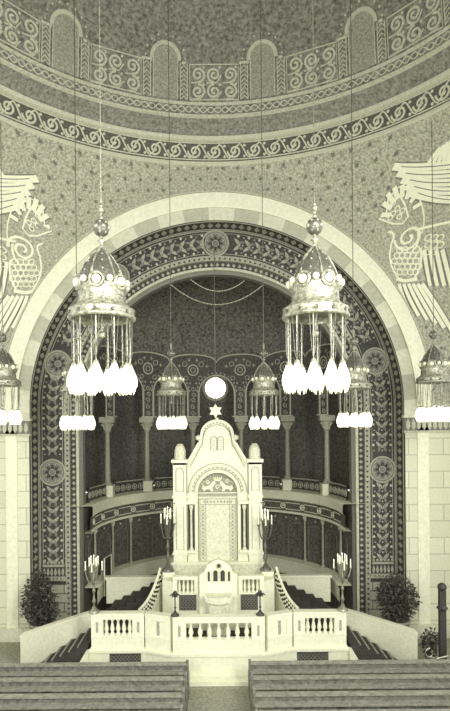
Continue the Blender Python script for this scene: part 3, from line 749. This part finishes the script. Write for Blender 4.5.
for sx in (-1, 1):
    c = sx*.13; pts = [(c-.11, EZ-.95), (c-.11, EZ-.55)]+[(c-.11*cos(pi*i/8), EZ-.55+.11*sin(pi*i/8)) for i in range(9)]+[(c+.11, EZ-.95)]
    b.patch(mp, pts, 'marble', .05); b.ribbon(mp, pts, .03, 'relief', .06, True)
    for j in range(5): b.ribbon(mp, [(c-.06, EZ-.6-j*.07), (c+.06, EZ-.6-j*.07)], .018, 'relief', .06)
b.build('tablets', t)
b = MB()                                    # arch mouldings
for rr, w, m_, h in ((.80, .07, 'marble', .08), (.90, .03, 'relief', .03), (1.02, .05, 'marble', .09), (1.12, .03, 'relief', .03)):
    b.ribbon(mp, [(-rr*cos(pi*i/28), zc+rr*sin(pi*i/28)) for i in range(29)], w, m_, h)
for i in range(19):
    a = pi*(i+.5)/19; b.dot(mp, -.96*cos(a), zc+.96*sin(a), .03, 'relief', .03, 6)
b.build('arch_moulding', t)
mpt = planemap(ya+.27)
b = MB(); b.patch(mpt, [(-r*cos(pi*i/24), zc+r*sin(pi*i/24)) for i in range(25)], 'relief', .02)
m3 = planemap(ya+.25)
for sx in (-1, 1):                          # two beasts facing a crown, in low relief
    b.patch(m3, [(sx*x, zc+z) for x, z in ((.10, .28), (.22, .34), (.30, .26), (.46, .20), (.56, .26), (.60, .14), (.52, .04), (.50, .02), (.44, .10), (.30, .10), (.26, .02), (.16, .02), (.20, .16))], 'white', .06)
    b.dot(m3, sx*.15, zc+.34, .075, 'white', .09); b.tube([(sx*.54, ya+.2, zc+.2), (sx*.62, ya+.2, zc+.34), (sx*.5, ya+.2, zc+.42)], .02, 'white')
    b.spiral(m3, sx*.38, zc+.40, .09, 1.3, 0, .03, 'white', .05, sx)
for i in range(5): b.leaf(m3, -.1+i*.05, zc+.44, .16, .05, pi/2+(2-i)*.2, 'white', .06)
b.ribbon(m3, [(-.12, zc+.44), (.12, zc+.44)], .04, 'white', .07)
b.spiral(m3, 0, zc+.18, .1, 1.2, 0, .03, 'white', .05)
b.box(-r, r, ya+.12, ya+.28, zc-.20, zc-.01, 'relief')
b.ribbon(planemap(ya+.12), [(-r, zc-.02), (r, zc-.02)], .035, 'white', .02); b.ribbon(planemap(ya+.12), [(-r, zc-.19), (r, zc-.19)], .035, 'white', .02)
b.build('tympanum', t)
b = MB(); b.box(-.72, .72, ya+.14, ya+.28, EZ-5.2, zc-.22, 'curtain'); b.build('curtain', t)
mpc = planemap(ya+.14)
cur = t.children[-1] if False else None
b = MB()
for x0 in (-.68, -.46, .46, .68): b.ribbon(mpc, [(x0, EZ-5.2), (x0, zc-.26)], .02, 'relief', .015)
for z0 in (zc-.26, zc-.48): b.ribbon(mpc, [(-.68, z0), (.68, z0)], .02, 'relief', .015)
for sx in (-1, 1):
    z = zc-.56
    while z > EZ-5.15: b.star(mpc, sx*.57, z, .065, 'relief', .02, 4, .45); b.dot(mpc, sx*.51, z-.07, .02, 'relief', .02, 6); b.dot(mpc, sx*.63, z-.07, .02, 'relief', .02, 6); z -= .14
for i in range(9): b.star(mpc, -.52+i*.13, zc-.37, .06, 'relief', .02, 4, .45)
for i in range(-1, 2): b.spiral(mpc, i*.22, EZ-4.9, .1, 1.3, 0, .02, 'marble2', .02)
b.build('curtain_embroidery', t)
for sx in (-1, 1):
    b = MB(); xa, xb = sorted((sx*.88, sx*1.14)); b.box(xa, xb, ya-.015, ya+.02, EZ-4.75, EZ-3.0, 'grille'); b.build('niche', t)
    b = MB(); b.lathe((sx*1.01, ya-.08, EZ-4.75), [(.08, 0), (.08, .06), (.045, .1), (.04, 1.5), (.08, 1.62), (.08, 1.72)], 'marble2', 10); b.build('colonnette', t, True)
    b = MB(); b.box(*sorted((sx*.82, sx*1.2)), ya-.16, ya+.02, EZ-3.0, EZ-2.88, 'marble'); b.box(*sorted((sx*.82, sx*1.2)), ya-.16, ya+.02, EZ-4.85, EZ-4.75, 'marble'); b.build('corbel', t)
    # pillar
    b = MB(); x0, x1 = sorted((sx*1.18, sx*1.68)); b.box(x0, x1, ya-.2, ya+.5, EZ-5.2, EZ-1.36, 'marble')
    for z in (-2.75, -4.9): b.box(x0-.04, x1+.04, ya-.24, ya+.5, EZ+z, EZ+z+.10, 'marble')
    mpp = planemap(ya-.2); xm = (x0+x1)/2
    b.ribbon(mpp, [(xm-.14, EZ-2.5), (xm-.14, EZ-1.75)]+[(xm-.14*cos(pi*i/8), EZ-1.75+.14*sin(pi*i/8)) for i in range(9)]+[(xm+.14, EZ-2.5)], .03, 'relief', .02, True)
    b.ribbon(mpp, [(xm-.14, EZ-4.7), (xm-.14, EZ-3.1), (xm+.14, EZ-3.1), (xm+.14, EZ-4.7)], .025, 'relief', .015, True)
    for j in range(4): b.dot(mpp, sx*1.66-sx*.02, EZ-2.95+j*.0, .03, 'relief')
    p = b.build('pillar', t)
    b = MB(); b.box(x0-.06, x1+.06, ya-.26, ya+.54, EZ-1.42, EZ-1.30, 'marble'); b.box(x0-.02, x1+.02, ya-.2, ya+.5, EZ-1.5, EZ-1.42, 'relief'); b.build('cap', p)
    b = MB(); b.lathe((xm, ya+.12, EZ-1.3), [(.21, 0), (.23, .06), (.2, .1), (.21, .34), (.17, .48), (.08, .57), (.001, .6)], 'marble2', 16)
    for k in range(8): a = k*pi/4; b.tube([(xm+.2*cos(a), ya+.12+.2*sin(a), EZ-1.2), (xm+.2*cos(a), ya+.12+.2*sin(a), EZ-.95), (xm+.08*cos(a), ya+.12+.08*sin(a), EZ-.72)], .018, 'marble', 5)
    b.build('finial', p, True)
# hanging star
x, y, z = W(215.5, 411, 20.0)
t = thing('hanging_star', 'white six-pointed star hanging on a thin chain above the ark gable', 'star', (x, y, z))
b = MB()
for s0 in (0, pi):
    pts = [(x+.27*cos(s0+pi/2+2*pi*k/3), z+.27*sin(s0+pi/2+2*pi*k/3)) for k in range(3)]
    b.prism_y(pts, y-.03-.005*(s0 > 0), y+.03, 'candle')
b.build('star', t)
b = MB(); b.tube([(x, y, z+.25), (x, y, z+3.0), (x, y, 15.2)], .016, 'brassdark', 6); b.build('chain', t)

# beaded swags high in the apse
for i, (xa, za, xb, zb2, sag) in enumerate(((168, 282, 263, 285, 21), (186, 275, 244, 281, 13))):
    b = MB(); pts = [W(xa+(xb-xa)*q/24, za+(zb2-za)*q/24+sag*(1-(2*q/24-1)**2)**1, 21.4) for q in range(25)]
    b.tube(pts, .012, 'line', 5)
    for q in pts: b.sphere(q, .028, 'line', 6)
    o = b.build('beaded_garland'); o['category'] = 'garland'; o['group'] = 'beaded garlands high in the apse'
    o['label'] = ('longer, lower beaded garland', 'shorter, upper beaded garland')[i]+' sagging beneath the apse vault'

# ---- pulpit
yp = dY(18.35)
t = thing('pulpit', 'white marble pulpit with gabled back and small dark arched openings, before the ark', 'pulpit', (0, yp, TZ+.01))
b = MB(); b.prism_y([(-.66, TZ+.01), (.66, TZ+.01), (.66, EZ-5.2), (.5, EZ-5.12), (.38, EZ-4.86), (.16, EZ-4.72), (0, EZ-4.66), (-.16, EZ-4.72), (-.38, EZ-4.86), (-.5, EZ-5.12), (-.66, EZ-5.2)], yp, yp+.22, 'marble'); b.build('back', t)
mp = planemap(yp)
for x, w in ((-.33, .07), (-.10, .15), (.15, .15), (.37, .07)):
    b = MB(); b.patch(mp, [(x-w/2, EZ-5.42), (x-w/2, EZ-5.12)]+[(x-w/2*cos(pi*i/8), EZ-5.12+w/2*sin(pi*i/8)) for i in range(9)]+[(x+w/2, EZ-5.42)], 'grille', .008)
    b.ribbon(mp, [(x-w/2-.02, EZ-5.42), (x-w/2-.02, EZ-5.1)]+[(x-(w/2+.02)*cos(pi*i/8), EZ-5.10+(w/2+.02)*sin(pi*i/8)) for i in range(9)]+[(x+w/2+.02, EZ-5.42)], .025, 'marble', .05); b.build('opening', t)
b = MB(); b.dot(mp, .02, EZ-4.88, .06, 'iron', .06, 12); b.ring(mp, .02, EZ-4.88, .1, .03, 'marble2', .04, 14); b.build('boss', t)
b = MB(); b.box(-.34, .34, yp-.42, yp, TZ+.01, EZ-5.98, 'marble2'); b.box(-.40, .40, yp-.46, yp, TZ+.01, TZ+.2, 'marble'); b.build('desk_body', t)
b = MB(); b.prism_z([(-.44, yp-.55), (.44, yp-.55), (.44, yp), (-.44, yp)], EZ-5.92, EZ-5.82, 'curtain'); b.prism_y([(-.42, EZ-5.92), (-.42, EZ-5.98), (0, EZ-6.06), (.42, EZ-5.98), (.42, EZ-5.92)], yp-.56, yp-.48, 'curtain')
for sx in (-1, 1): b.tube([(sx*.40, yp-.55, EZ-5.9), (sx*.44, yp-.56, EZ-5.78), (sx*.47, yp-.55, EZ-5.68)], [.05, .04, .01], 'curtain', 6)
b.build('cushioned_ledge', t)
for sx in (-1, 1):
    b = MB(); b.lathe((sx*.28, yp-.44, TZ+.2), [(.06, 0), (.04, .06), (.035, .6), (.06, .7), (.06, .76)], 'marble', 8); b.build('desk_column', t, True)

# ================================================================== CANDELABRA
def candelabrum(x, y, z, H, spread, arms, label, group, dark=None, flames=True, cat='candelabrum', name='candelabrum'):
    t = thing(name, label, cat, (x, y, z), group); mt = dark or 'silver'
    b = MB(); s = H/1.8
    b.lathe((x, y, z), [(.17*s, 0), (.17*s, .05*s), (.09*s, .1*s), (.05*s, .2*s), (.001, .2*s)], mt, 14); b.build('base', t, True)
    b = MB(); zt = H*.82
    b.lathe((x, y, z), [(.035*s, .15*s), (.03*s, .3*s), (.07*s, .36*s), (.03*s, .44*s), (.028*s, .62*s), (.06*s, .68*s), (.03*s, .75*s), (.025*s, .95*s), (.07*s, 1.0*s), (.03*s, 1.08*s), (.022*s, zt)], mt, 12); b.build('stem', t, True)
    for i in range(arms):
        a = 2*pi*i/arms; lvl = 0 if i % 2 == 0 else 1
        R_ = spread*(1 if lvl == 0 else .6); z0 = H*(.55 if lvl == 0 else .62); z1 = H*(.72 if lvl == 0 else .80)
        pts = [(x+R_*u*cos(a), y+R_*u*sin(a), z+z0-(.10*s)*sin(pi*u)+(z1-z0)*u**3) for u in [j/8 for j in range(9)]]
        b = MB(); b.tube(pts, .018*s+.004, mt, 6); b.lathe((pts[-1][0], pts[-1][1], z+z1), [(.02*s, 0), (.055*s, .03*s), (.05*s, .05*s), (.02*s, .05*s)], mt, 8); ar = b.build('arm', t, True)
        b = MB(); b.lathe((pts[-1][0], pts[-1][1], z+z1+.04*s), [(.022*s, 0), (.02*s, .20*s), (.004, .22*s)], 'candle', 8)
        if flames: b.lathe((pts[-1][0], pts[-1][1], z+z1+.25*s), [(.004, 0), (.02*s, .03*s), (.002, .08*s)], 'bulb', 6)
        b.build('candle', ar, True)
    b = MB(); b.lathe((x, y, z+zt), [(.05*s, 0), (.055*s, .03*s), (.02*s, .03*s)], mt, 8); b.build('socket', t, True)
    b = MB(); b.lathe((x, y, z+zt+.02*s), [(.022*s, 0), (.02*s, .22*s), (.003, .25*s)], 'candle', 8)
    if flames: b.lathe((x, y, z+zt+.27*s), [(.004, 0), (.02*s, .03*s), (.002, .08*s)], 'bulb', 6)
    b.build('candle', t, True)
    return t
g1 = 'tall branched candelabra on the platform corners'
candelabrum(W(94, 600, 17.08)[0], dY(17.08), RT, 1.85, .27, 8, 'tall branched candelabrum on the left end of the marble balustrade', g1)
candelabrum(W(342.5, 600, 17.08)[0], dY(17.08), RT, 1.85, .27, 8, 'tall branched candelabrum on the right end of the marble balustrade', g1)
g2 = 'candelabra flanking the ark'
candelabrum(W(168, 570, 19.4)[0], dY(19.4), EZ-5.34, 2.35, .24, 8, 'slender candelabrum with white candles, left of the ark', g2, 'brassdark')
candelabrum(W(265.5, 570, 19.4)[0], dY(19.4), EZ-5.34, 2.25, .24, 8, 'slender candelabrum with white candles, right of the ark', g2, 'brassdark')
g3 = 'small dark lampstands on the front balustrade'
for x, sd in ((W(175, 600, 16.72)[0], 'left'), (W(260, 600, 16.72)[0], 'right')):
    y = dY(16.72); z = RT
    t = thing('lampstand', 'small dark lampstand on the %s end of the central balustrade' % sd, 'lampstand', (x, y, z), g3)
    b = MB(); b.lathe((x, y, z), [(.13, 0), (.13, .04), (.06, .1), (.03, .16), (.001, .16)], 'iron', 12); b.build('base', t, True)
    b = MB(); b.lathe((x, y, z+.1), [(.022, 0), (.02, .12), (.045, .16), (.02, .2), (.02, .52), (.04, .55), (.001, .56)], 'iron', 10); b.build('stem', t, True)
    for k in range(6):
        a = k*pi/3; b = MB(); b.tube([(x, y, z+.6), (x+.1*cos(a), y+.1*sin(a), z+.68), (x+.17*cos(a), y+.17*sin(a), z+.63)], [.03, .035, .012], 'iron', 6); b.build('leaf_arm', t)
    b = MB(); b.sphere((x, y, z+.72), .07, 'iron', 10); b.build('lamp', t, True)

# ================================================================== CHANDELIERS
def chandelier_proto():
    t = thing('chandelier', '', 'chandelier', (0, 0, 0), 'domed chandeliers')
    n = 24
    b = MB(); b.lathe((0, 0, 0), [(.49, 0), (.55, .0), (.565, .03), (.54, .06), (.53, .13), (.55, .155), (.50, .17), (.47, .12), (.49, 0)], 'brass', n)
    mpb = lambda s, t_, h: ((.535+h)*cos(s/.535), (.535+h)*sin(s/.535), t_)
    for k in range(12): b.dot(mpb, k*.28, .09, .03, 'brassdark', .012, 8)
    b.build('ring', t, True)
    b = MB(); b.lathe((0, 0, 0), [(.50, .17), (.45, .22), (.41, .25), (.39, .30), (.385, .52), (.40, .54), (.375, .57)], 'brass', n)
    m_ = lambda s, t_, h: ((.388+h)*cos(s/.388), (.388+h)*sin(s/.388), t_)
    for k in range(8):
        s = k*.388*pi/4; b.ribbon(m_, [(s-.11, .31), (s+.11, .31), (s+.11, .37), (s-.11, .37)], .012, 'brassdark', .008, True)
    b.build('drum', t, True)
    b = MB(); prof = [(.375, .57), (.36, .66), (.32, .78), (.25, .93), (.16, 1.06), (.07, 1.15), (.04, 1.2)]
    b.lathe((0, 0, 0), prof, 'brassdark', n)
    for k in range(6):
        a = k*pi/3+.26; b.tube([((r+.01)*cos(a), (r+.01)*sin(a), z) for r, z in prof], .02, 'brass', 6)
        b2 = a+pi/6
        for (r, z) in prof[1:5]: b.sphere((r*cos(b2), r*sin(b2), z), .02, 'brass', 6)
    b.build('crown', t, True)
    for k in range(6):
        a = -pi/2+k*pi/3; c, s = cos(a), sin(a)
        b = MB(); rows = []
        for rr, hh in ((.135, .0), (.135, .05), (.10, .06), (.09, .04)):
            rows.append([(c*(.37+hh)-s*rr*cos(2*pi*j/14), s*(.37+hh)+c*rr*cos(2*pi*j/14), .58+rr*sin(2*pi*j/14)) for j in range(14)])
        b.grid(rows, 'brass', True); bo = b.build('boss', t, True)
        b = MB(); b.sphere((c*.41, s*.41, .58), .075, 'jewel', 10); b.build('jewel', bo, True)
    for k in range(6):
        a = -pi/2+pi/6+k*pi/3; b = MB(); b.sphere((.42*cos(a), .42*sin(a), .60), .055, 'jewel', 8); b.build('globe', t, True)
    b = MB(); b.lathe((0, 0, 1.18), [(.04, 0), (.06, .03), (.03, .06), (.03, .1), (.07, .13), (.03, .16), (.025, .22)], 'brass', 12)
    b.lathe((0, 0, 1.53), [(.001, -.14), (.06, -.13), (.11, -.09), (.135, 0), (.11, .09), (.06, .13), (.001, .14)], 'brassdark', 14)
    for k in range(6): a = k*pi/3; b.sphere((.12*cos(a), .12*sin(a), 1.53), .04, 'brass', 6)
    for k in range(6): a = k*pi/3+.5; b.sphere((.09*cos(a), .09*sin(a), 1.61), .03, 'brass', 6); b.sphere((.09*cos(a), .09*sin(a), 1.45), .03, 'brass', 6)
    for z, r in ((1.70, .035), (1.76, .04), (1.83, .05), (1.90, .035)): b.sphere((0, 0, z), r, 'brass', 8)
    b.build('finial_ball', t, True)
    N = 10
    for k in range(N):
        a = 2*pi*(k+.5)/N; R_ = .46; x, y = R_*cos(a), R_*sin(a)
        b = MB(); b.tube([(x, y, .02), (x, y, -.75)], .012, 'brass', 5)
        for da in (-.09, .09): b.tube([(.5*cos(a+da*1.4), .5*sin(a+da*1.4), .02), (.49*cos(a+da*.5), .49*sin(a+da*.5), -.6), (x, y, -.72)], .006, 'brassdark', 4)
        b.sphere((x, y, -.3), .022, 'brass', 6); rd = b.build('rod', t)
        b = MB(); b.lathe((x, y, -.75), [(.03, .03), (.045, 0), (.05, -.03)], 'brass', 8)
        b.grid([[(x+r*(1+w_*cos(6*2*pi*j/24))*cos(2*pi*j/24), y+r*(1+w_*cos(6*2*pi*j/24))*sin(2*pi*j/24), -1.13+z+(w_*.25*cos(12*pi*j/24) if i == 0 else 0)) for j in range(24)]
                for i, (r, z, w_) in enumerate(((.082, -.05, .26), (.10, .02, .18), (.115, .10, .10), (.105, .18, .06), (.075, .26, .05), (.05, .33, 0), (.04, .37, 0)))], 'bulb', True)
        b.sphere((x, y, -1.06), .045, 'bulb', 8); b.build('lamp_shade', rd, True)
    b = MB(); b.lathe((0, 0, 0), [(.47, .1), (.3, .14), (.02, .16)], 'brassdark', 20); b.tube([(0, 0, .16), (0, 0, -.2)], .02, 'brass'); b.sphere((0, 0, -.24), .06, 'brass', 8); b.build('canopy', t, True)
    return t
def dome_height(x, y):
    r = sqrt(x*x+y*y)
    if r < DR: return DZ+sqrt(DR*DR-r*r)
    if r < 8.9: return 19.0
    return AZ+sqrt(max(163.4-r*r, 1))
proto = chandelier_proto()
spots = [(102, 320, 8.8, 1.0, 'large brass chandelier on the left, the nearer, larger and higher of those on that side'),
         (315.5, 318.5, 8.8, 1.0, 'large brass chandelier on the right, the nearer, larger and higher of those on that side'),
         (77.5, 392, 16.6, .97, 'small chandelier partly hidden below the large left one, before the left mosaic jamb'),
         (354, 389, 16.6, .97, 'small chandelier just right of the large right one, before the right mosaic jamb'),
         (171.5, 395.5, 18.0, .93, 'small chandelier hanging left of the round window and ark gable'),
         (264, 395.5, 18.0, .93, 'small chandelier hanging right of the round window and ark gable'),
         (3, 386, 16.8, 1.0, 'chandelier cut by the left edge, hanging before the left pier'),
         (434, 383, 16.8, 1.0, 'chandelier at the right edge, hanging before the right pier')]
for i, (px, py, d, sc, lab) in enumerate(spots):
    o = proto if i == 0 else copytree(proto)
    x, y, z = W(px, py, d); place(o, (x, y, z), lab, sc, rz=i*.37)
    o['_w'] = (x, y, z)
    b = MB(); ztop = dome_height(x, y)+.05; L = (ztop-z)/sc; b.tube([(0, 0, 1.9), (0, 0, L*.5), (0, 0, L)], .0125 if d > 10 else .007, 'brassdark' if d > 10 else 'brass', 6)
    o['_w'] = (0., 0., 0.); c = b.build('cord', o); 
# ================================================================== PEWS
def pew(x0, x1, y, label, sx):
    t = thing('pew', label, 'pew', ((x0+x1)/2, y, 0), 'wooden pews facing the ark')
    b = MB(); b.box(x0, x1, y-.03, y+.03, .12, 1.0, 'pew')
    k = int((x1-x0)/1.1)
    for i in range(k): b.box(x0+.12+i*(x1-x0)/k, x0+(i+1)*(x1-x0)/k-.1, y-.045, y-.03, .3, .85, 'pewtop')
    b.build('backrest', t)
    b = MB(); b.box(x0-.02, x1+.02, y-.10, y+.07, 1.0, 1.05, 'pewtop'); b.build('top_rail', t)
    b = MB(); b.box(x0, x1, y+.02, y+.42, .42, .46, 'pewtop'); b.build('seat', t)
    b = MB(); b.box(x0, x1, y-.24, y-.03, .80, .84, 'pewtop'); b.build('book_ledge', t)
    for xe in (x0, x1):
        b = MB(); b.add([], [], 'pew')
        pl = [(y-.12, 0), (y+.46, 0), (y+.46, .5), (y+.36, .66), (y+.14, .72), (y+.12, 1.05), (y+.02, 1.13), (y-.12, 1.07)]
        n = len(pl); b.add([(xe-.035, a, c) for a, c in pl]+[(xe+.035, a, c) for a, c in pl], [tuple(range(n)), tuple(range(2*n-1, n-1, -1))]+[(i, (i+1) % n, n+(i+1) % n, n+i) for i in range(n)], 'pew')
        b.build('end_panel', t)
for r_, d in enumerate((15.5, 14.6, 13.7, 12.8)):
    nm = ('front', 'second', 'third', 'fourth')[r_]
    pew(-7.4, -.93, dY(d), 'dark wooden pew left of the aisle, %s row from the platform' % nm, -1)
    pew(.90, 7.6, dY(d), 'dark wooden pew right of the aisle, %s row from the platform' % nm, 1)

# ================================================================== LIGHT AND CAMERA
w = bpy.data.worlds.new('World'); SC.world = w; w.use_nodes = True
bg = w.node_tree.nodes['Background']; bg.inputs[0].default_value = (1, 1, 1, 1); bg.inputs[1].default_value = .85
def area(name, loc, target, sx, sy, power):
    l = bpy.data.lights.new(name, 'AREA'); l.shape = 'RECTANGLE'; l.size = sx; l.size_y = sy; l.energy = power; l.color = (1, 1, .97)
    o = bpy.data.objects.new(name, l); COL.objects.link(o); o.location = loc
    from mathutils import Vector
    o.rotation_euler = (Vector(target)-Vector(loc)).to_track_quat('-Z', 'Y').to_euler()
area('gallery_window_light', (7, -10.6, 13), (-5, 9, 7), 5, 6, 2350)
area('rear_window_light', (-4, -11.5, 9.5), (0, 9, 4), 6, 4, 560)
ROLLSIGN = 1
cam = bpy.data.cameras.new('camera'); co = bpy.data.objects.new('camera', cam); COL.objects.link(co)
co.location = (0, EY, EZ); co.rotation_euler = (pi/2, ROLLSIGN*ROLL, 0)
cam.sensor_fit = 'AUTO'; cam.sensor_width = 36; cam.lens = F*36/711; cam.shift_x = 8/711; cam.shift_y = 69.5/711; cam.clip_start = .05
SC.camera = co
vs = SC.view_settings; vs.view_transform = 'Standard'; vs.look = 'None'; vs.gamma = 1; vs.use_curve_mapping = False; vs.exposure = .75
for o in COL.objects:
    if '_w' in o: del o['_w']
